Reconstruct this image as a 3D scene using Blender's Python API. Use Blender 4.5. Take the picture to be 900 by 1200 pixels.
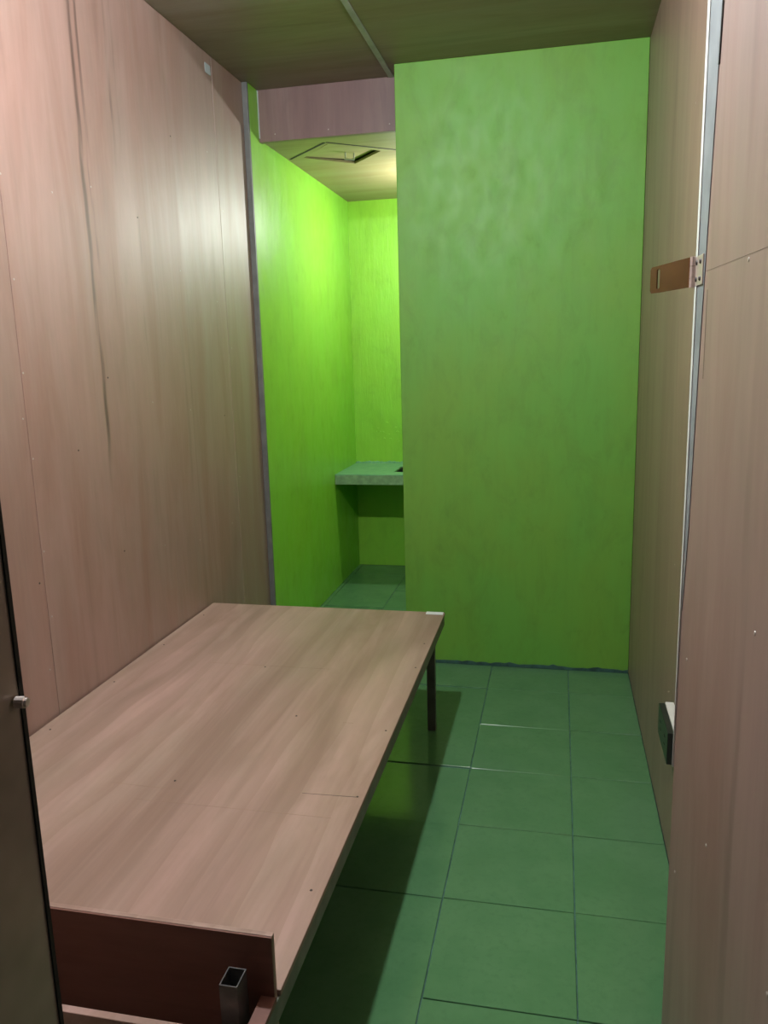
import bpy, bmesh, math, random
from mathutils import Vector, Matrix

for o in list(bpy.data.objects):
    bpy.data.objects.remove(o, do_unlink=True)
scene = bpy.context.scene
COL = scene.collection
random.seed(7)

# ------------------------------------------------------------------ camera
FPX = 931.74
YAW, PITCH, ROLL = math.radians(12.4946), math.radians(11.1688), math.radians(-1.5553)
CAM_Z = 1.55
fw = Vector((-math.sin(YAW), math.cos(YAW), 0)); rt = Vector((math.cos(YAW), math.sin(YAW), 0)); up = Vector((0, 0, 1))
f2 = fw * math.cos(PITCH) - up * math.sin(PITCH)
u2 = up * math.cos(PITCH) + fw * math.sin(PITCH)
r3 = rt * math.cos(ROLL) + u2 * math.sin(ROLL)
u3 = u2 * math.cos(ROLL) - rt * math.sin(ROLL)
cd = bpy.data.cameras.new('camera')
cd.sensor_fit = 'AUTO'; cd.sensor_width = 36.0; cd.lens = FPX / 1200 * 36.0
cd.clip_start = 0.02; cd.clip_end = 50
cam = bpy.data.objects.new('camera', cd); COL.objects.link(cam)
m = Matrix.Identity(4)
for i in range(3):
    m[i][0], m[i][1], m[i][2] = r3[i], u3[i], -f2[i]
m[2][3] = CAM_Z
cam.matrix_world = m
scene.camera = cam

# ------------------------------------------------------------------ world, exposure
w = bpy.data.worlds.new('world'); scene.world = w; w.use_nodes = True
bg = w.node_tree.nodes['Background']
bg.inputs[0].default_value = (0.9, 0.95, 1.0, 1); bg.inputs[1].default_value = 0.012
vs = scene.view_settings
vs.view_transform = 'Standard'; vs.look = 'None'; vs.gamma = 1.0; vs.use_curve_mapping = False
vs.exposure = 0.0
LAMP_ROOM = (-0.57, 1.56, 2.74); LAMP_ROOM_E = 4000.0
LAMP_ALC = (-0.68, 4.87, 2.36); LAMP_ALC_E = 1200.0

# ------------------------------------------------------------------ dimensions (metres)
XL, XR = -1.479, 0.353          # room side walls
XA = -1.452                     # painted alcove wall
XP = -0.742                     # free end of the green partition
YB, YBT = 3.803, 3.883          # partition front / back
YK = 5.655                      # alcove end wall
YF = 0.70                       # inner face of front wall
ZC, ZA = 2.825, 2.60            # room ceiling, alcove ceiling
YH = 3.96                       # bulkhead face

# ------------------------------------------------------------------ helpers
def bx(bm, x0, x1, y0, y1, z0, z1):
    v = [bm.verts.new(c) for c in ((x0,y0,z0),(x1,y0,z0),(x1,y1,z0),(x0,y1,z0),(x0,y0,z1),(x1,y0,z1),(x1,y1,z1),(x0,y1,z1))]
    for f in ((0,3,2,1),(4,5,6,7),(0,1,5,4),(1,2,6,5),(2,3,7,6),(3,0,4,7)):
        bm.faces.new([v[i] for i in f])
    return v
def prism(bm, pts, d):
    """pts: planar polygon (Vectors), extruded by vector d"""
    d = Vector(d)
    a = [bm.verts.new(Vector(p)) for p in pts]; b = [bm.verts.new(Vector(p) + d) for p in pts]
    n = len(a)
    bm.faces.new(a[::-1]); bm.faces.new(b)
    for i in range(n):
        bm.faces.new((a[i], a[(i+1) % n], b[(i+1) % n], b[i]))
def cyl(bm, c, ax, r, L, n=16, r2=None):
    ax = Vector(ax).normalized(); c = Vector(c)
    t = ax.orthogonal().normalized(); s = ax.cross(t)
    r2 = r if r2 is None else r2
    a = [bm.verts.new(c + (t*math.cos(2*math.pi*i/n) + s*math.sin(2*math.pi*i/n))*r) for i in range(n)]
    b = [bm.verts.new(c + ax*L + (t*math.cos(2*math.pi*i/n) + s*math.sin(2*math.pi*i/n))*r2) for i in range(n)]
    bm.faces.new(a[::-1]); bm.faces.new(b)
    for i in range(n): bm.faces.new((a[i], a[(i+1) % n], b[(i+1) % n], b[i]))
def lathe(bm, c, prof, n=24):
    """prof: (r, z) list from bottom to top, about a vertical axis through c"""
    c = Vector(c); rings = []
    for r, z in prof:
        if r < 1e-6: rings.append([bm.verts.new(c + Vector((0,0,z)))])
        else: rings.append([bm.verts.new(c + Vector((r*math.cos(2*math.pi*i/n), r*math.sin(2*math.pi*i/n), z))) for i in range(n)])
    for a, b in zip(rings, rings[1:]):
        for i in range(n):
            j = (i+1) % n
            if len(a) == 1: bm.faces.new((a[0], b[j], b[i]))
            elif len(b) == 1: bm.faces.new((a[i], a[j], b[0]))
            else: bm.faces.new((a[i], a[j], b[j], b[i]))
def finish(name, bm, mat, parent=None, bevel=0.0, smooth=False, seg=2):
    bmesh.ops.recalc_face_normals(bm, faces=bm.faces[:])
    if bevel:
        bmesh.ops.bevel(bm, geom=bm.edges[:], offset=bevel, segments=seg, affect='EDGES', profile=0.5)
    me = bpy.data.meshes.new(name); bm.to_mesh(me); bm.free()
    if smooth:
        for p in me.polygons: p.use_smooth = True
    me.materials.append(mat)
    o = bpy.data.objects.new(name, me); COL.objects.link(o)
    if parent: attach(o, parent)
    return o
BASE = {}
def base_of(p):
    v = Vector(p.location)
    while p.parent:
        p = p.parent; v += Vector(p.location)
    return v
def attach(o, p):
    """parent while keeping the world coordinates the mesh was built in"""
    o.parent = p
    o.matrix_parent_inverse = Matrix.Translation(-BASE.get(p.name, Vector((0,0,0))))
def thing(name, loc, label, cat, kind=None, group=None):
    o = bpy.data.objects.new(name, None); COL.objects.link(o); o.location = loc
    o.empty_display_size = 0.05
    BASE[o.name] = Vector(loc)
    return tag(o, label, cat, kind, group)
def tag(o, label, cat, kind=None, group=None):
    o['label'] = label; o['category'] = cat
    if kind: o['kind'] = kind
    if group: o['group'] = group
    return o
def box(name, dims, mat, parent=None, bevel=0.0):
    bm = bmesh.new(); bx(bm, *dims)
    return finish(name, bm, mat, parent, bevel)

# ------------------------------------------------------------------ materials
class NT:
    def __init__(s, name):
        s.m = bpy.data.materials.new(name); s.m.use_nodes = True
        s.t = s.m.node_tree; s.n = s.t.nodes; s.b = s.n['Principled BSDF']
    def new(s, typ, **kw):
        n = s.n.new(typ)
        for k, v in kw.items(): setattr(n, k, v)
        return n
    def link(s, a, b): s.t.links.new(a, b)
    def coords(s, scale, offset=(0,0,0), rnd=0.0):
        tc = s.new('ShaderNodeTexCoord'); mp = s.new('ShaderNodeMapping')
        mp.inputs['Scale'].default_value = scale; mp.inputs['Location'].default_value = offset
        if rnd:
            oi = s.new('ShaderNodeObjectInfo'); ml = s.new('ShaderNodeVectorMath', operation='SCALE')
            cb = s.new('ShaderNodeCombineXYZ')
            for i in range(3): s.link(oi.outputs['Random'], cb.inputs[i])
            s.link(cb.outputs[0], ml.inputs[0]); ml.inputs['Scale'].default_value = rnd
            ad = s.new('ShaderNodeVectorMath', operation='ADD')
            s.link(tc.outputs['Object'], ad.inputs[0]); s.link(ml.outputs[0], ad.inputs[1])
            s.link(ad.outputs[0], mp.inputs['Vector'])
        else: s.link(tc.outputs['Object'], mp.inputs['Vector'])
        return mp.outputs[0]
    def noise(s, scale, detail=3, rough=0.55, offset=(0,0,0), rnd=0.0, dist=0.0):
        n = s.new('ShaderNodeTexNoise'); n.inputs['Scale'].default_value = 1.0
        n.inputs['Detail'].default_value = detail; n.inputs['Roughness'].default_value = rough
        n.inputs['Distortion'].default_value = dist
        s.link(s.coords(scale, offset, rnd), n.inputs['Vector'])
        return n.outputs['Fac']
    def ramp(s, src, a, b, lo=0.0, hi=1.0):
        r = s.new('ShaderNodeMapRange'); r.inputs[1].default_value = a; r.inputs[2].default_value = b
        r.inputs[3].default_value = lo; r.inputs[4].default_value = hi
        s.link(src, r.inputs[0]); return r.outputs[0]
    def mix(s, fac, a, b, blend='MIX'):
        n = s.new('ShaderNodeMix', data_type='RGBA', blend_type=blend)
        for sock, v in ((n.inputs['Factor'], fac), (n.inputs['A'], a), (n.inputs['B'], b)):
            pass
        ins = [i for i in n.inputs if i.type == 'RGBA']; fin = n.inputs[0]
        for sock, v in ((fin, fac), (ins[0], a), (ins[1], b)):
            if hasattr(v, 'links'): s.link(v, sock)
            elif isinstance(v, (int, float)): sock.default_value = v
            else: sock.default_value = (*v, 1) if len(v) == 3 else v
        return [o for o in n.outputs if o.type == 'RGBA'][0]
    def math(s, op, a, b=None, c=None):
        n = s.new('ShaderNodeMath', operation=op)
        for i, v in enumerate((a, b, c)):
            if v is None: continue
            if hasattr(v, 'links'): s.link(v, n.inputs[i])
            else: n.inputs[i].default_value = v
        return n.outputs[0]
    def bump(s, h, strength, dist=0.002):
        n = s.new('ShaderNodeBump'); n.inputs['Strength'].default_value = strength; n.inputs['Distance'].default_value = dist
        s.link(h, n.inputs['Height']); s.link(n.outputs[0], s.b.inputs['Normal'])
    def set(s, color=None, rough=0.5, metal=0.0, spec=0.5):
        if color is not None:
            if hasattr(color, 'links'): s.link(color, s.b.inputs['Base Color'])
            else: s.b.inputs['Base Color'].default_value = (*color, 1)
        if hasattr(rough, 'links'): s.link(rough, s.b.inputs['Roughness'])
        else: s.b.inputs['Roughness'].default_value = rough
        s.b.inputs['Metallic'].default_value = metal
        s.b.inputs['Specular IOR Level'].default_value = spec
        return s.m

def sc(axis, along, across):
    return tuple(along if i == axis else across for i in range(3))

def plywood(name, c1, c2, c3, axis=2, rough=0.4, streak=0.5, offset=(0,0,0), rnd=0.0, streaks=(), spec=0.5, bands=(), coat=0.0, figure=0.0):
    """rotary cut veneer: broad tonal bands along the grain, fine grain, a few dark streaks"""
    t = NT(name)
    n1 = t.noise(sc(axis, 0.55, 2.2), 3, 0.6, offset, rnd, 0.8)
    n2 = t.noise(sc(axis, 0.8, 6.0), 4, 0.6, tuple(a + 3.1 for a in offset), rnd, 0.9)
    n3 = t.noise(sc(axis, 3.0, 85.0), 3, 0.6, offset, rnd)
    n4 = t.noise(sc(axis, 0.9, 13.0), 2, 0.5, tuple(a + 9.7 for a in offset), rnd, 0.4)
    n5 = t.noise(sc(axis, 5.0, 16.0), 4, 0.65, tuple(a + 5.5 for a in offset), rnd, 0.5)
    c = t.mix(t.ramp(n1, 0.38, 0.62), c1, c2)
    c = t.mix(t.ramp(n2, 0.44, 0.70, 0, 0.85), c, c3)
    c = t.mix(t.ramp(n5, 0.52, 0.78, 0, 0.35), c, tuple(x * 0.72 for x in c2))
    c = t.mix(t.ramp(n5, 0.48, 0.25, 0, 0.25), c, tuple(min(1, x * 1.25) for x in c1))
    c = t.mix(t.ramp(n4, 0.64, 0.74, 0, streak), c, tuple(x * 0.55 for x in c3))
    g = t.ramp(n3, 0.3, 0.7, 0.95, 1.04)
    cb = t.new('ShaderNodeCombineColor')
    for i in range(3): t.link(g, cb.inputs[i])
    c = t.mix(1.0, c, cb.outputs[0], 'MULTIPLY')
    for x0, slope, wd, amt in bands:                   # darker grain bands drifting across a lying sheet; widest paints in the partition's shadow
        tc = t.new('ShaderNodeTexCoord'); sp = t.new('ShaderNodeSeparateXYZ'); t.link(tc.outputs['Object'], sp.inputs[0])
        xx = t.math('SUBTRACT', t.math('ADD', sp.outputs['X'], t.ramp(t.noise((1.5, 1.2, 1), 2, 0.5, (x0 * 7, 2, 0)), 0.3, 0.7, -0.07, 0.07)), t.math('MULTIPLY', sp.outputs['Y'], slope))
        k = t.ramp(t.math('ABSOLUTE', t.math('SUBTRACT', xx, x0)), wd * 0.15, wd, amt, 0.0)
        k = t.math('MULTIPLY', k, t.ramp(t.noise(sc(axis, 1.2, 40.0), 3), 0.3, 0.6, 0.45, 1.0))
        c = t.mix(k, c, tuple(x * 0.80 for x in c3))
    if streaks:
        tc = t.new('ShaderNodeTexCoord'); sp = t.new('ShaderNodeSeparateXYZ'); t.link(tc.outputs['Object'], sp.inputs[0])
        wob = t.ramp(t.noise((1, 1, 2.2), 2), 0.3, 0.7, -0.012, 0.012)
        brk = t.ramp(t.noise((1, 30, 3.5), 2), 0.35, 0.6)
        tot = None
        for y0, wd, z0, z1, amt in streaks:
            yy = t.math('ADD', sp.outputs['Y'], wob)
            d = t.math('ABSOLUTE', t.math('SUBTRACT', yy, y0))
            k = t.ramp(d, wd * 0.3, wd, amt, 0.0)
            k = t.math('MULTIPLY', k, t.ramp(sp.outputs['Z'], z0, z0 + 0.25))
            k = t.math('MULTIPLY', k, t.ramp(sp.outputs['Z'], z1, z1 + 0.1, 1, 0))
            tot = k if tot is None else t.math('MAXIMUM', tot, k)
        tot = t.math('MULTIPLY', tot, brk)
        c = t.mix(tot, c, tuple(x * 0.30 for x in c3))
    if figure:                                         # flowing cathedral lines of the veneer
        wv = t.new('ShaderNodeTexWave', wave_type='BANDS', bands_direction='X', wave_profile='SAW')
        wv.inputs['Scale'].default_value = 3.2; wv.inputs['Distortion'].default_value = 7.0
        wv.inputs['Detail'].default_value = 3.0; wv.inputs['Detail Scale'].default_value = 0.8; wv.inputs['Detail Roughness'].default_value = 0.55
        t.link(t.coords(sc(axis, 0.22, 1.0), (0.3, 0.1, 0)), wv.inputs['Vector'])
        c = t.mix(t.ramp(wv.outputs['Fac'], 0.35, 0.95, 0, figure), c, tuple(x * 0.95 for x in c3))
    t.bump(n3, 0.12, 0.0006)
    if coat:
        t.b.inputs['Coat Weight'].default_value = coat; t.b.inputs['Coat Roughness'].default_value = 0.52; t.b.inputs['Coat IOR'].default_value = 1.7
    return t.set(c, t.ramp(n2, 0.3, 0.7, rough - 0.05, rough + 0.06), 0, spec)

def paint(name, c1, c2, rough=0.42, axis=2, bumpy=0.25, mottle=0.35):
    """brushed on enamel over plaster / board: mottled, with vertical brush marks"""
    t = NT(name)
    n1 = t.noise((2.2, 2.2, 1.5), 4, 0.6)
    n2 = t.noise(sc(axis, 3.0, 26.0), 4, 0.65)
    n3 = t.noise((14, 14, 9), 4, 0.6)
    c = t.mix(t.ramp(n1, 0.36, 0.66), c1, c2)
    c = t.mix(t.ramp(n2, 0.5, 0.8, 0, 0.28), c, tuple(x * 0.72 for x in c2))
    c = t.mix(t.ramp(n3, 0.62, 0.8, 0, 0.35), c, tuple(x * 0.6 for x in c2))
    n4 = t.noise(sc(axis, 4.0, 8.0), 5, 0.7, (3, 3, 3), 0, 0.6)
    c = t.mix(t.ramp(n4, 0.50, 0.72, 0, mottle), c, tuple(x * 0.62 for x in c2))
    c = t.mix(t.ramp(n4, 0.46, 0.30, 0, mottle * 0.5), c, tuple(x * 1.15 for x in c1))
    h = t.math('ADD', n2, t.math('MULTIPLY', n3, 0.6))
    t.bump(h, bumpy, 0.003)
    return t.set(c, t.ramp(n3, 0.3, 0.7, rough - 0.06, rough + 0.08))

def plain(name, c, rough=0.5, metal=0.0, var=0.15, scale=12.0):
    t = NT(name)
    n = t.noise((scale,) * 3, 3, 0.6)
    col = t.mix(t.ramp(n, 0.35, 0.65), tuple(x * (1 - var) for x in c), tuple(min(1, x * (1 + var)) for x in c))
    return t.set(col, rough, metal)

M = {}
P1, P2, P3 = (0.320, 0.182, 0.147), (0.285, 0.182, 0.145), (0.255, 0.123, 0.089)
M['ply_a'] = plywood('plywood_left_sheet_a', P1, P2, P3, 2, 0.50, 0.30, (0, 4.0, 1), streaks=(), coat=0.7)
M['ply_b'] = plywood('plywood_left_sheet_b', P1, P2, P3, 2, 0.50, 0.30, (0, 0.6, 0.2),
    streaks=((2.415, 0.014, 1.1, 2.9, 0.8), (2.452, 0.010, 1.6, 2.9, 0.7), (2.62, 0.012, 2.05, 2.75, 0.5), (2.66, 0.008, 2.2, 2.9, 0.45), (2.74, 0.010, 1.5, 2.0, 0.4), (3.02, 0.014, 0.6, 1.7, 0.25)), coat=0.7)
M['ply_c'] = plywood('plywood_left_sheet_c', (0.285, 0.177, 0.132), P2, P3, 2, 0.50, 0.25, (0, 7.3, 2), coat=0.7)
M['ply_r'] = plywood('plywood_right_wall', (0.276, 0.165, 0.124), (0.245, 0.154, 0.114), (0.214, 0.121, 0.084), 2, 0.5, 0.35, (3, 1, 0), coat=0.7)
M['ply_door'] = plywood('plywood_door', (0.264, 0.163, 0.136), (0.241, 0.156, 0.129), (0.208, 0.111, 0.084), 2, 0.5, 0.4, (5, 2, 0), coat=0.7)
M['ply_ceil'] = plywood('plywood_ceiling', (0.238, 0.187, 0.126), (0.209, 0.169, 0.119), (0.187, 0.137, 0.086), 0, 0.45, 0.3)
M['ply_alc'] = plywood('plywood_alcove_ceiling', (0.319, 0.255, 0.140), (0.281, 0.230, 0.128), (0.268, 0.191, 0.095), 0, 0.5, 0.3)
M['ply_bulk'] = plywood('plywood_bulkhead', (0.201, 0.117, 0.102), (0.167, 0.097, 0.089), (0.234, 0.152, 0.131), 2, 0.5, 0.3)
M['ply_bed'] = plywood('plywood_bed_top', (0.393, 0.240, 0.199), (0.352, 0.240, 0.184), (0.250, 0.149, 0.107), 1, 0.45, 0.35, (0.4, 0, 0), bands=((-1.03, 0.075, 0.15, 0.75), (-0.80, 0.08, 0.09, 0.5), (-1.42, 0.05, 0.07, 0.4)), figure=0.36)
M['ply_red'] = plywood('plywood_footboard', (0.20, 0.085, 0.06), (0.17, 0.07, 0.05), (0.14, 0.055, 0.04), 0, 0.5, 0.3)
M['ply_edge'] = plain('plywood_edge', (0.30, 0.20, 0.14), 0.7)
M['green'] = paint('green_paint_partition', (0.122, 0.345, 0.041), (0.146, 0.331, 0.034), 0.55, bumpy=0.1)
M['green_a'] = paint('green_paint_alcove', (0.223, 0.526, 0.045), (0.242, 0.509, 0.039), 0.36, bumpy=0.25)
M['green_rough'] = paint('green_paint_concrete', (0.231, 0.526, 0.042), (0.246, 0.500, 0.036), 0.4, bumpy=0.8)
M['grey_trim'] = plain('grey_painted_trim', (0.135, 0.135, 0.122), 0.5)
M['batten'] = plain('pale_grey_batten', (0.36, 0.39, 0.36), 0.5)
M['white'] = plain('white_bead', (0.58, 0.59, 0.56), 0.4, 0, 0.05)
M['greypaint'] = plain('grey_band', (0.20, 0.21, 0.215), 0.5)
M['dark'] = plain('dark_gap', (0.02, 0.018, 0.014), 0.9)
M['jamb'] = plain('dark_brown_steel_frame', (0.32, 0.26, 0.20), 0.25, 0.0, 0.25, 5)
M['steel_dark'] = plain('dark_steel_tube', (0.10, 0.10, 0.085), 0.45, 0.3, 0.2)
M['rail'] = plain('grey_green_steel_rail', (0.17, 0.17, 0.14), 0.5, 0.1, 0.25)
M['galv'] = plain('galvanised_tube', (0.16, 0.155, 0.15), 0.35, 0.6, 0.15)
M['bronze'] = plain('bronze_hasp_metal', (0.33, 0.18, 0.09), 0.25, 1.0, 0.12)
M['chrome'] = plain('bright_zinc', (0.66, 0.55, 0.50), 0.45, 0.8, 0.08)
M['nail_pale'] = plain('pale_nail_head', (0.46, 0.40, 0.35), 0.4, 0.3)
M['nail_dark'] = plain('rusty_nail_head', (0.05, 0.035, 0.028), 0.6)
M['tape'] = plain('white_masking_tape', (0.70, 0.71, 0.68), 0.6, 0, 0.05)
M['tape_dull'] = plain('grey_adhesive_tape', (0.42, 0.44, 0.44), 0.5, 0, 0.05)
M['pencil'] = plain('faint_pencil', (0.16, 0.11, 0.09), 0.6)
M['plastic_w'] = plain('cream_plastic', (0.66, 0.63, 0.56), 0.4, 0, 0.04)
M['plastic_k'] = plain('black_plastic', (0.015, 0.018, 0.016), 0.3)
M['slab'] = paint('green_grey_concrete_slab', (0.14, 0.32, 0.18), (0.17, 0.36, 0.20), 0.4, 1, 0.3)
M['slab_edge'] = plain('rough_concrete_edge', (0.21, 0.31, 0.17), 0.7, 0, 0.18, 30)
M['teal'] = plain('dark_teal_skirting', (0.035, 0.09, 0.075), 0.5, 0, 0.4, 20)
M['grout'] = plain('blue_green_grout', (0.075, 0.17, 0.14), 0.6, 0, 0.3, 25)
M['hall'] = plain('hallway_cement', (0.16, 0.16, 0.15), 0.7)
M['socket'] = plain('lamp_socket_porcelain', (0.75, 0.75, 0.72), 0.4)
def tile_mat():
    t = NT('green_vinyl_tile')
    n1 = t.noise((6, 6, 6), 4, 0.6, rnd=37.0); n2 = t.noise((45, 45, 45), 4, 0.65, rnd=37.0); n0 = t.noise((1.6, 1.6, 1.6), 2, 0.5, rnd=11.0)
    c = t.mix(t.ramp(n1, 0.35, 0.65), (0.082, 0.200, 0.084), (0.100, 0.225, 0.098))
    c = t.mix(t.ramp(n2, 0.5, 0.75, 0, 0.5), c, (0.070, 0.165, 0.072))
    c = t.mix(t.ramp(n0, 0.5, 0.75, 0, 0.35), c, (0.105, 0.228, 0.120))
    t.bump(t.math('ADD', n2, n1), 0.06, 0.001)
    return t.set(c, t.ramp(n1, 0.3, 0.7, 0.10, 0.20), 0, 0.6)
M['tile'] = tile_mat()
def lamp_mat(name, col, e):
    t = NT(name)
    t.b.inputs['Base Color'].default_value = (0.9, 0.9, 0.9, 1)
    t.b.inputs['Emission Color'].default_value = (*col, 1); t.b.inputs['Emission Strength'].default_value = e
    return t.m
M['glow_room'] = lamp_mat('bulb_glow_room', (0.90, 1.0, 1.06), LAMP_ROOM_E)
M['glow_alc'] = lamp_mat('bulb_glow_alcove', (0.97, 1.0, 0.95), LAMP_ALC_E)

# nails: one shared mesh, many small objects
bmN = bmesh.new(); cyl(bmN, (0,0,0), (0,0,1), 0.0032, 0.0010, 8, 0.0024)
NAIL = {}
for key in ('nail_pale', 'nail_dark'):
    me = bpy.data.meshes.new('nail'); bmN.to_mesh(me); me.materials.append(M[key]); NAIL[key] = me
bmN.free()
def nail(pos, normal, parent, key='nail_pale'):
    o = bpy.data.objects.new('nail', NAIL[key]); COL.objects.link(o)
    o.parent = parent
    b = BASE.get(parent.name, Vector((0,0,0)))
    o.location = Vector(pos) - b
    o.rotation_euler = Vector((0,0,1)).rotation_difference(Vector(normal)).to_euler()
    return o

# ================================================================== STRUCTURE
# ---- floor: slab of bedding with single tiles on it
fl = box('floor', (XL, XR, YF, YK, -0.10, -0.006), M['grout'])
tag(fl, 'glossy green tiled floor of the small room and alcove', 'floor', 'structure')
T = 0.373; GAP = 0.0034
colx = [0.067 + T*k for k in range(-4, 2)]          # left grout lines
colx = [XL] + colx + [XR]
rowy = [YF]
yy = 3.150 - 6*T
while yy < YK - 0.05:
    rowy.append(yy); yy += T
rowy.append(YK)
tmesh = None
for i in range(len(colx) - 1):
    x0, x1 = colx[i] + GAP/2, min(colx[i+1], XR) - GAP/2
    if x1 - x0 < 0.02: continue
    for j in range(len(rowy) - 1):
        if rowy[j+1] - rowy[j] < 0.02: continue
        dy = random.uniform(-0.006, 0.006) if colx[i] < -0.4 or colx[i] > 0.05 else 0
        y0, y1 = rowy[j] + GAP/2, rowy[j+1] - GAP/2
        full = abs((x1 - x0) - (T - GAP)) < 1e-4 and abs((y1 - y0) - (T - GAP)) < 1e-4
        if full and tmesh: me = tmesh
        else:
            bm = bmesh.new(); a, b = (x1 - x0)/2, (y1 - y0)/2
            bx(bm, -a, a, -b, b, -0.006, 0.0)
            bmesh.ops.recalc_face_normals(bm, faces=bm.faces[:])
            te = [e for e in bm.edges if all(v.co.z > -0.001 for v in e.verts)]
            bmesh.ops.bevel(bm, geom=te, offset=0.0010, segments=1, affect='EDGES', profile=0.5)
            me = bpy.data.meshes.new('floor_tile'); bm.to_mesh(me); bm.free(); me.materials.append(M['tile'])
            if full: tmesh = me
        o = bpy.data.objects.new('floor_tile', me); COL.objects.link(o); o.parent = fl
        o.location = ((x0 + x1)/2, (y0 + y1)/2 + (dy if full else 0), random.uniform(-0.0012, 0.0))
        o.rotation_euler = (random.uniform(-0.0022, 0.0022), random.uniform(-0.0022, 0.0022), random.uniform(-0.004, 0.004) if full else 0)

# ---- left wall: studs board with plywood sheets
wl = box('wall_left', (XL - 0.10, XL - 0.009, YF - 0.12, 3.84, 0, ZC), M['ply_edge'])
tag(wl, 'tall pinkish plywood wall along the bed', 'wall', 'structure')
SEAMS = [YF, 2.004, 3.485, 3.838]
for k, (y0, y1) in enumerate(zip(SEAMS, SEAMS[1:])):
    box('plywood_sheet', (XL - 0.009, XL, y0 + 0.0012, y1 - 0.0012, 0.0, ZC - 0.001), M['ply_' + 'abc'[k]], wl, 0.0012)
for y, zs in ((2.016, (0.805, 1.007, 1.283, 1.527, 1.783, 2.057, 2.33, 2.6)), (2.24, (1.28, 2.05)), (2.45, (0.9, 1.5, 2.105)), (2.744, (0.85, 1.4, 2.055)),
              (1.985, (0.65, 0.92, 1.4)), (3.05, (0.8, 1.35, 1.9, 2.4)), (3.39, (0.8, 1.3, 1.8, 2.419)), (3.52, (1.0, 1.6, 2.2))):
    for z in zs: nail((XL, y + random.uniform(-.006, .006), z), (1, 0, 0), wl, 'nail_pale' if random.random() < .7 else 'nail_dark')

# ---- right wall
wr = box('wall_right', (XR + 0.006, XR + 0.10, YF - 0.12, YK, 0, ZC), M['ply_edge'])
tag(wr, 'plywood wall on the right beside the open door', 'wall', 'structure')
for y0, y1 in ((YF, 2.28), (2.28, YBT - .001), (YBT, YK)):
    box('plywood_sheet', (XR, XR + 0.006, y0, y1, 0.0, ZC - 0.001), M['ply_r'] if y1 < YBT else M['green_a'], wr, 0.0008)
for z in (0.24, 0.489, 0.9, 1.3, 1.75, 2.2):
    nail((XR, 2.47, z), (-1, 0, 0), wr)

# ---- green partition
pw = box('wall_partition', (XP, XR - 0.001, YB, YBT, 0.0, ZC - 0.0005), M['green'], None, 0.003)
tag(pw, 'bright green painted partition wall facing the doorway', 'wall', 'structure')
bm = bmesh.new()
N = 46; pts = []
for k in range(N + 1):
    x = XP + (XR - 0.003 - XP) * k / N
    pts.append((x, 0.012 + 0.008*random.random() + (0.006 if k % 9 == 4 else 0)))
poly = [(p[0], YB - 0.004, p[1]) for p in pts] + [(XR - 0.003, YB - 0.004, 0.0005), (XP, YB - 0.004, 0.0005)]
prism(bm, poly, (0, 0.0035, 0))
bs = finish('baseboard_partition', bm, M['teal'])
tag(bs, 'thin dark teal paint line at the foot of the green partition', 'baseboard', 'structure')

# ---- alcove walls
al = box('wall_alcove_left', (XL - 0.10, XA, 3.842, YK, 0.0, ZC - 0.0005), M['green_a'], None, 0.002)
tag(al, 'bright lime green side wall of the alcove', 'wall', 'structure')
ab = box('wall_back', (XL - 0.10, XR + 0.10, YK, YK + 0.10, 0.0, ZC), M['green_rough'])
tag(ab, 'lime green end wall of the alcove above the counter', 'wall', 'structure')
for k in range(16):                                   # lifted flakes of paint above the counter
    x = random.uniform(-1.30, -1.08); z = 0.93 + random.gauss(0.07, 0.05); r = random.uniform(.006, .016)
    bm = bmesh.new(); a0 = random.random()*6
    prism(bm, [(x + r*random.uniform(.6,1.2)*math.cos(a0 + a), YK - .003, z + .6*r*math.sin(a0 + a)) for a in (0, 1.2, 2.5, 3.6, 5.0)], (0, .003, random.uniform(-.002,.002)))
    finish('paint_flake', bm, M['green_rough'], ab)
tr = box('trim_1', (XL + 0.0005, XA, 3.826, 3.8415, 0.0, ZC - 0.001), M['grey_trim'], None, 0.0015)
tag(tr, 'grey vertical trim strip between plywood wall and green alcove', 'trim', 'structure')

# ---- bulkhead
bh = box('wall_bulkhead', (XA, XR, YH, YH + 0.03, ZA - 0.012, ZC - 0.0005), M['ply_bulk'], None, 0.001)
tag(bh, 'short reddish plywood bulkhead hanging above the alcove opening', 'wall', 'structure')
for x, z in ((-1.37, ZA + .02), (-1.10, ZA + .02), (-0.80, ZA + .02)): nail((x, YH, z), (0, -1, 0), bh)
box('edge_bead', (XA + 0.0005, XA + 0.006, YH - 0.004, YH - 0.0005, ZA + .005, ZC - 0.002), M['batten'], bh)

# ---- room ceiling
ce = box('ceiling', (XL - 0.10, XR + 0.10, YF - 0.12, YK + 0.10, ZC + 0.006, ZC + 0.10), M['ply_edge'])
tag(ce, 'dark brown plywood ceiling of the room', 'ceiling', 'structure')
for x0, x1 in ((XL, -0.788), (-0.784, XR)):
    for y0, y1 in ((YF, 2.72), (2.723, YK)):
        box('plywood_sheet', (x0, x1, y0, y1, ZC, ZC + 0.006), M['ply_ceil'], ce)
box('batten', (-0.798, -0.774, YF + .01, YH - 0.001, ZC - 0.006, ZC - 0.0003), M['batten'], ce, 0.0012)

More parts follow.
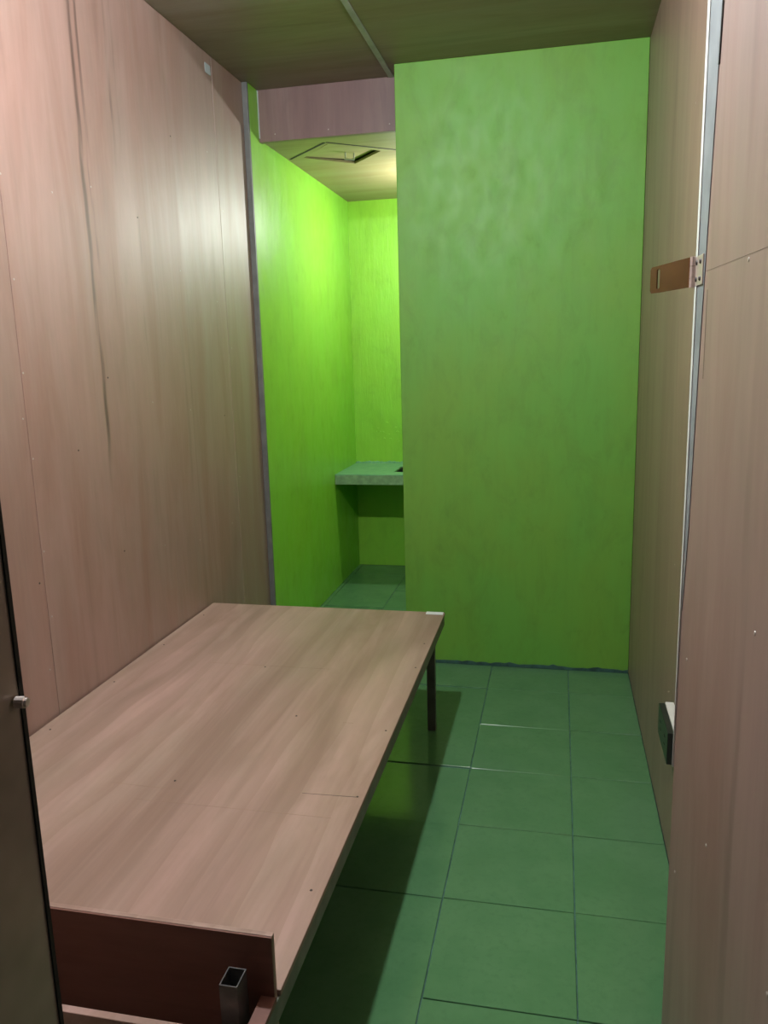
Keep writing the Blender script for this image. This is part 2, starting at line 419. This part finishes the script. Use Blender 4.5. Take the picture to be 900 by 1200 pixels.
# ---- alcove ceiling with a square hatch set on the diagonal
HC = [(-1.158, 4.135), (-1.356, 4.372), (-1.127, 4.590), (-0.930, 4.360)]     # hole corners
ac = thing('ceiling_alcove', (XA, YH + .03, ZA), 'low tan plywood ceiling of the alcove', 'ceiling', 'structure')
bm = bmesh.new()
OC = [(XA + .0005, YH + 0.0305), (XA + .0005, YK - .0005), (XR - .001, YK - .0005), (XR - .001, YH + 0.0305)]
def ring(bm, outer, inner, z0, z1):
    vo = [[bm.verts.new((x, y, z)) for x, y in outer] for z in (z0, z1)]
    vi = [[bm.verts.new((x, y, z)) for x, y in inner] for z in (z0, z1)]
    n = len(outer)
    for i in range(n):
        j = (i + 1) % n
        bm.faces.new((vo[0][i], vo[0][j], vi[0][j], vi[0][i])); bm.faces.new((vo[1][i], vi[1][i], vi[1][j], vo[1][j]))
        bm.faces.new((vo[0][i], vo[1][i], vo[1][j], vo[0][j])); bm.faces.new((vi[0][i], vi[0][j], vi[1][j], vi[1][i]))
# outer corners ordered to face the hole corners: near, left, far, right
OUT = [(XA + .0005, YH + .0305), (XA + .0005, YK - .0005), (XR - .001, YK - .0005), (XR - .001, YH + .0305)]
ring(bm, OUT, [HC[0], HC[1], HC[2], HC[3]], ZA, ZA + 0.012)
finish('ceiling_board', bm, M['ply_alc'], ac)
bm = bmesh.new()
c0 = Vector((sum(p[0] for p in HC)/4, sum(p[1] for p in HC)/4, 0))
hp = []
for k, (x, y) in enumerate(HC):
    v = Vector((x, y, 0)); v = c0 + (v - c0) * (0.95 if k in (0, 1) else 0.92)
    hp.append((v.x, v.y, ZA + (0.002, 0.007, 0.017, 0.016)[k]))
prism(bm, hp, (0, 0, 0.010))
hatch = finish('hatch', bm, M['ply_alc'], ac)
bm = bmesh.new()
hx, hy = -1.13, 4.385
cyl(bm, (hx, hy, ZA + .012), (0, 0, -1), 0.004, 0.032, 8); cyl(bm, (hx + .04, hy + .025, ZA + .012), (0, 0, -1), 0.004, 0.032, 8)
cyl(bm, (hx - .004, hy - .003, ZA - .020), (.055, .035, 0), 0.004, 0.055, 8)
finish('hatch_handle', bm, M['white'], hatch)
for a, b in (((-1.436, 4.38), (-1.163, 4.105)), ((-1.155, 4.105), (-0.56, 4.60)), ):
    a, b = Vector((*a, 0)), Vector((*b, 0)); n = Vector((-(b-a).y, (b-a).x, 0)).normalized() * 0.0065
    bm = bmesh.new(); prism(bm, [(*(p.xy), ZA - .0012) for p in (a - n, b - n, b + n, a + n)], (0, 0, 0.001))
    finish('joint', bm, M['dark'], ac)
box('cavity', (-1.40, -0.88, 4.05, 4.65, ZA + .032, ZA + .04), M['dark'], ac)

# ---- front wall with the doorway the camera looks through, hallway floor
DX0, DX1, DH = -0.567, 0.275, 2.12
YO = YF - 0.12
wf = thing('wall_front', (0, YO, 0), 'plywood front wall around the doorway', 'wall', 'structure')
box('wall_panel', (XL, DX0 - 0.055, YO, YF, 0, ZC), M['ply_r'], wf)
box('wall_panel', (DX1 + 0.055, XR, YO, YF, 0, ZC), M['ply_r'], wf)
box('wall_panel', (DX0 - 0.055, DX1 + 0.055, YO, YF, DH + 0.055, ZC), M['ply_r'], wf)
hf = box('floor_hallway', (XL - 0.1, XR + 0.1, -1.2, YF, -0.10, -0.008), M['hall'])
hf.location.z = 0
tag(hf, 'cement floor outside the doorway', 'floor', 'structure')
fr = thing('door_frame', (DX0, YO, 0), 'dark brown steel door frame at the left edge of the doorway', 'door frame', 'structure')
box('jamb', (DX0 - 0.053, DX0 - 0.0025, YO - 0.012, YF + 0.012, 0, DH), M['jamb'], fr, 0.003)
box('jamb', (DX1 + 0.0, DX1 + 0.053, YO - 0.012, YF + 0.0, 0, DH), M['jamb'], fr, 0.003)
box('head', (DX0 - 0.053, DX1 + 0.053, YO - 0.012, YF + 0.012, DH, DH + 0.053), M['jamb'], fr, 0.003)
box('door_stop', (DX0 - 0.002, DX0 + 0.0, YF + 0.006, YF + 0.012, 0, DH - .002), M['dark'], fr)
bm = bmesh.new()
cyl(bm, (DX0, YF - 0.002, 1.193), (1, 0.15, 0), 0.0065, 0.010, 12); cyl(bm, (DX0 + .009, YF - .0005, 1.193), (1, .15, 0), 0.0048, 0.004, 12)
finish('lock_stud', bm, M['chrome'], fr)

# ================================================================== OPEN DOOR on the right
HG = Vector((0.262, 0.715, 0)); ED = Vector((0.2155, 1.41, 0))
d = (ED - HG).normalized(); nf = Vector((-d.y, d.x, 0))           # nf points into the room (-x)
L = (ED - HG).length
door = thing('door_1', HG, 'plywood door swung open against the right wall with a metal hasp', 'door', 'structure')
def ob(bm, a0, a1, n0, n1, z0, z1):
    """box in door coordinates: along the leaf, out of the face, up"""
    P = lambda a, n, z: HG + d*a + nf*n + Vector((0, 0, z))
    v = [bm.verts.new(P(*c)) for c in ((a0,n0,z0),(a1,n0,z0),(a1,n1,z0),(a0,n1,z0),(a0,n0,z1),(a1,n0,z1),(a1,n1,z1),(a0,n1,z1))]
    for f in ((0,3,2,1),(4,5,6,7),(0,1,5,4),(1,2,6,5),(2,3,7,6),(3,0,4,7)): bm.faces.new([v[i] for i in f])
bm = bmesh.new(); ob(bm, 0, L, -0.034, 0, 0.012, 2.105)
leaf = finish('door_leaf', bm, M['ply_door'], door, 0.001)
bm = bmesh.new(); prism(bm, [HG + d*a + nf*.0003 + Vector((0, 0, z)) for a, z in ((L + .0005, .80), (L + .0005, 2.104), (L - .014, 2.104), (L - .010, 1.3), (L - .001, .80))], nf*.0028)
finish('edge_bead', bm, M['white'], door)
bm = bmesh.new()
Pd = lambda a, z, n=0.0003: HG + d*a + nf*n + Vector((0, 0, z))
prism(bm, [Pd(L - .0105, 1.10), Pd(L - .0145, 2.104), Pd(L - .088, 2.104), Pd(L - .062, 1.75), Pd(L - .046, 1.55), Pd(L - .03, 1.25)], nf * 0.0012)
finish('edge_band', bm, M['greypaint'], door)
bm = bmesh.new(); prism(bm, [Pd(L - .088, 2.104), Pd(L - .094, 2.104), Pd(L - .081, 1.95), Pd(L - .077, 1.95)], nf * 0.0018)
finish('edge_gap', bm, M['dark'], door)
# scratched pencil line with nails across the leaf
bm = bmesh.new(); ob(bm, 0.02, L - 0.06, 0.0001, 0.0003, 1.6628, 1.6637); finish('pencil_line', bm, M['pencil'], door)
bm = bmesh.new(); ob(bm, L - .075, L - .071, 0.0001, 0.0003, 1.50, 1.635); finish('pencil_line', bm, M['pencil'], door)
for a, z in ((L - .24, .80), (L - .53, .80), (L - .28, 1.657), (L - .06, 1.03), (L - .04, 1.90), (L - .4, 1.2), (L - .3, 2.0), (L - .05, .62)):
    p = HG + d*a + Vector((0, 0, z)); nail(p, nf, door)
# hasp: hinge leaf on the door, knuckle, long slotted strap swung out past the door edge
HZ = 1.668
bm = bmesh.new(); ob(bm, L - 0.050, L - 0.002, 0.0016, 0.0036, HZ - .023, HZ + .023)
plate = finish('hasp_plate', bm, M['chrome'], door, 0.0006)
for a in (-.012, -.036):
    for z in (-.013, .013):
        p = HG + d*(L + a) + nf*.0036 + Vector((0, 0, HZ + z))
        bm = bmesh.new(); cyl(bm, p, nf, .0042, .002, 10, .003); finish('screw', bm, M['nail_dark'], plate)
kp = HG + d*(L + 0.004) + nf*0.006
bm = bmesh.new(); cyl(bm, kp + Vector((0,0,HZ - .024)), (0,0,1), 0.0048, 0.014, 14); cyl(bm, kp + Vector((0,0,HZ - .009)), (0,0,1), 0.0048, 0.018, 14); cyl(bm, kp + Vector((0,0,HZ + .010)), (0,0,1), 0.0048, 0.014, 14)
finish('hasp_knuckle', bm, M['chrome'], door)
S0 = Vector((kp.x - .004, kp.y + .003, 0)); S1 = Vector((0.160, 1.552, 0))
sd = (S1 - S0).normalized(); sn = Vector((-sd.y, sd.x, 0)); SL = (S1 - S0).length
bm = bmesh.new()
def sp(a, z): return S0 + sd*a + Vector((0, 0, HZ + z))
# strap outline with clipped far corners, slot near the far end
outer = [(0, -.0235), (SL*.38, -.0235), (SL*.76, -.0235), (SL - .005, -.0225), (SL, -.0175), (SL, .0175), (SL - .005, .0225), (SL*.76, .0225), (SL*.38, .023), (0, .0235)]
s0, s1 = SL - .038, SL - .026
inner = [(s0 + .0, -.015), (s0 + .004, -.0165), (s0 + .006, -.017), (s1 - .003, -.0165), (s1, -.015), (s1, .015), (s1 - .003, .0165), (s0 + .006, .017), (s0 + .004, .0165), (s0, .015)]
vo = [[bm.verts.new(sp(*p) + sn*t) for p in outer] for t in (0, .0022)]
vi = [[bm.verts.new(sp(*p) + sn*t) for p in inner] for t in (0, .0022)]
for i in range(10):
    j = (i + 1) % 10
    bm.faces.new((vo[0][i], vo[0][j], vi[0][j], vi[0][i])); bm.faces.new((vo[1][i], vi[1][i], vi[1][j], vo[1][j]))
    bm.faces.new((vo[0][i], vo[1][i], vo[1][j], vo[0][j])); bm.faces.new((vi[0][i], vi[0][j], vi[1][j], vi[1][i]))
st = finish('hasp_strap', bm, M['bronze'], door); st['label'] = 'bronze coloured slotted hasp strap'
for z in (.35, 1.1, 1.85):                                           # butt hinges at the jamb
    bm = bmesh.new(); cyl(bm, HG + nf*.004 + Vector((0, 0, z)) - d*.006, (0, 0, 1), .006, .09, 12); finish('hinge', bm, M['galv'], door)

# ================================================================== BED
BX0, BX1, BY0, BY1, BZ = -1.472, -0.444, 0.985, 3.117, 0.50
YFB = 1.085
bed = thing('platform_bed', ((BX0 + BX1)/2, (BY0 + BY1)/2, 0), 'low plywood platform bed on a steel frame against the left wall', 'bed')
top = box('bed_top', (BX0, BX1, YFB + 0.010, BY1, BZ - 0.012, BZ), M['ply_bed'], bed, 0.0012)
box('side_rail', (BX1 - 0.030, BX1 - 0.003, BY0, BY1 - 0.002, BZ - 0.055, BZ - 0.0125), M['rail'], bed, 0.002)
box('side_rail', (BX0 + 0.003, BX0 + 0.030, BY0, BY1 - 0.002, BZ - 0.055, BZ - 0.0125), M['rail'], bed, 0.002)
for y in (1.40, 2.00, 2.55, 3.085):
    box('cross_bar', (BX0 + 0.031, BX1 - 0.031, y, y + 0.028, BZ - 0.050, BZ - 0.0125), M['rail'], bed, 0.002)
for x in (BX0 + 0.004, BX1 - 0.071):
    box('leg', (x, x + 0.034, 3.055, 3.084, 0.0, BZ - 0.055), M['steel_dark'], bed, 0.002)
box('leg', (BX0 + 0.004, BX0 + 0.038, 1.02, 1.06, 0.0, BZ - 0.055), M['steel_dark'], bed, 0.002)
# footboard: tall board, low front board, hollow post standing open between them
box('footboard', (BX0, BX1 - 0.006, YFB - 0.0005, YFB + 0.0095, 0.20, 0.611), M['ply_bed'], bed, 0.0012)
box('footboard_shaded_face', (BX0, BX1 - 0.0065, YFB - 0.0035, YFB - 0.0006, 0.20, 0.6095), M['ply_red'], bed)  # added thin layer, its darker red paints shade onto the doorway side
box('front_board', (BX0, BX1 - 0.032, 0.986, 1.000, 0.20, BZ), M['ply_bed'], bed, 0.0012)
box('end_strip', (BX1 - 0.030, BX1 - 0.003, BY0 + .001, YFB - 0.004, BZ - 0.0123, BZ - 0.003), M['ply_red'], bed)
bm = bmesh.new()
tx0, tx1, ty0, ty1, tz = -0.520, -0.489, 1.022, 1.062, 0.562
def tube_ring(bm, x0, x1, y0, y1, t, z0, z1):
    ring(bm, [(x0,y0),(x1,y0),(x1,y1),(x0,y1)], [(x0+t,y0+t),(x1-t,y0+t),(x1-t,y1-t),(x0+t,y1-t)], z0, z1)
tube_ring(bm, tx0, tx1, ty0, ty1, 0.0018, 0.0, tz)
po = finish('foot_post', bm, M['galv'], bed); po['label'] = 'open hollow steel post'
for x, y in ((-0.94, 1.695), (-0.462, 1.70), (-0.466, 2.05), (-0.463, 2.52), (-0.470, 2.75), (-0.47, 1.35), (-1.44, 1.9), (-1.44, 2.25), (-1.44, 2.6), (-1.44, 2.95), (-0.98, 2.45), (-0.75, 2.1), (-0.95, 1.14), (-0.56, 1.16)):
    nail((x, y, BZ), (0, 0, 1), bed, 'nail_dark')
for (x0, x1, y, dy) in ((-0.60, -0.465, 1.693, 0.004), (-1.0, -0.5, 1.60, 0.001), (-1.1, -0.9, 1.66, -.004), (-0.60, -0.57, 2.08, 0), (-1.2, -0.75, 2.46, .002)):
    bm = bmesh.new(); wd = .0009 if abs(y - 1.693) < .001 else .0005
    prism(bm, [(x0, y, BZ + .0001), (x1, y + dy, BZ + .0001), (x1, y + dy + wd*2, BZ + .0001), (x0, y + wd, BZ + .0001)], (0, 0, .0002))
    finish('scratch', bm, M['nail_dark'] if wd > .0006 else M['ply_edge'], bed)
tp = box('tape', (-0.520, -0.450, 3.084, 3.116, BZ + 0.0006, BZ + 0.0018), M['tape'])
tag(tp, 'small white tape strip on the far right corner of the bed', 'tape')

# ================================================================== THINGS ON THE WALLS
tp2 = box('tape', (XL + 0.0006, XL + 0.0016, 3.415, 3.470, 2.742, 2.780), M['tape_dull'])
tag(tp2, 'small pale tape square high on the left plywood wall', 'tape')

ou = thing('electrical_outlet', (XR, 2.255, 0.40), 'cream surface mounted outlet box with black face low on right wall', 'outlet')
bm = bmesh.new(); bx(bm, 0.3275, XR - 0.0008, 2.150, 2.358, 0.405, 0.505)
finish('outlet_box', bm, M['plastic_w'], ou, 0.002)
bm = bmesh.new(); bx(bm, 0.3095, 0.3270, 2.154, 2.354, 0.408, 0.502)
face = finish('face_plate', bm, M['plastic_k'], ou, 0.0015)
for y in (2.21, 2.30):
    for dz in (-.012, .012):
        box('socket_slot', (0.3085, 0.3094, y - .008, y + .008, .455 + dz - .002, .455 + dz + .002), M['dark'], face)

# ---- concrete counter in the alcove, with a sink basin at its hidden end
CY0, CY1, CZ0, CZ1 = 5.065, YK - 0.001, 0.708, 0.777
ct = thing('concrete_counter', ((XA + XR)/2, CY0, CZ0), 'green painted concrete counter built across the end of the alcove', 'counter')
SX0, SX1, SY0, SY1 = -1.076, -0.66, 5.19, 5.45
bm = bmesh.new()
ring(bm, [(XA + .001, CY0), (XR - .001, CY0), (XR - .001, CY1), (XA + .001, CY1)], [(SX0, SY0), (SX1, SY0), (SX1, SY1), (SX0, SY1)], CZ0, CZ1)
slab = finish('counter_slab', bm, M['slab'], ct, 0.003)
bm = bmesh.new()                                       # chipped rough render on the front edge
n = 40; pp = []
for k in range(n + 1):
    x = XA + .002 + (XR - .004 - XA) * k / n
    pp.append((x, CY0 - .003, CZ1 - .004 - random.random()*.006))
prism(bm, pp + [(XR - .002, CY0 - .003, CZ0 + .001), (XA + .002, CY0 - .003, CZ0 + .001)], (0, .0028, 0))
finish('front_edge', bm, M['slab_edge'], ct)
bm = bmesh.new()
ring(bm, [(SX0 + .001, SY0 + .001), (SX1 - .001, SY0 + .001), (SX1 - .001, SY1 - .001), (SX0 + .001, SY1 - .001)],
     [(SX0 + .012, SY0 + .012), (SX1 - .012, SY0 + .012), (SX1 - .012, SY1 - .012), (SX0 + .012, SY1 - .012)], CZ0 + .012, CZ1 - .003)
bx(bm, SX0 + .001, SX1 - .001, SY0 + .001, SY1 - .001, CZ0 + .001, CZ0 + .0115)
finish('sink_basin', bm, M['plastic_k'], ct)
bm = bmesh.new()                                       # lumpy mortar bead where the slab meets the wall
x = XA + .02
while x < XR - .05:
    r = random.uniform(.008, .02); v = bmesh.ops.create_icosphere(bm, subdivisions=1, radius=r)['verts']
    for q in v: q.co = Vector((q.co.x*1.6 + x, min(q.co.y*.8 + CY1 - .012, CY1), q.co.z*.7 + CZ1 + .002))
    x += r*1.7
finish('mortar_bead', bm, M['slab'], ct)

# ================================================================== LAMPS (hidden above the frame / behind the partition)
def bulb(name, pos, ceil_z, mat, label):
    x, y, z = pos
    t = thing(name, (x, y, ceil_z), label, 'lamp')
    bm = bmesh.new()
    top = ceil_z - z - .0006
    lathe(bm, (x, y, z), [(0, .0265), (.0155, .0265), (.0150, .040), (.0140, max(.046, top - .012)), (.034, max(.050, top - .008)), (.034, top), (0, top)])
    finish('lamp_holder', bm, M['socket'], t)
    bm = bmesh.new()
    prof = [(0, -.031)] + [(.031*math.sin(a), -.031*math.cos(a)) for a in [math.pi*k/20 for k in range(1, 17)]] + [(.0150, .0262), (0, .0262)]
    lathe(bm, (x, y, z), prof)
    finish('glowing_bulb', bm, mat, t, 0, True)
    return t
bulb('ceiling_bulb', LAMP_ROOM, ZC - .0001, M['glow_room'], 'round bulb lamp on the room ceiling above the bed')
bulb('alcove_bulb', LAMP_ALC, ZA - .0005, M['glow_alc'], 'bulb lamp hanging in the alcove behind the green partition')
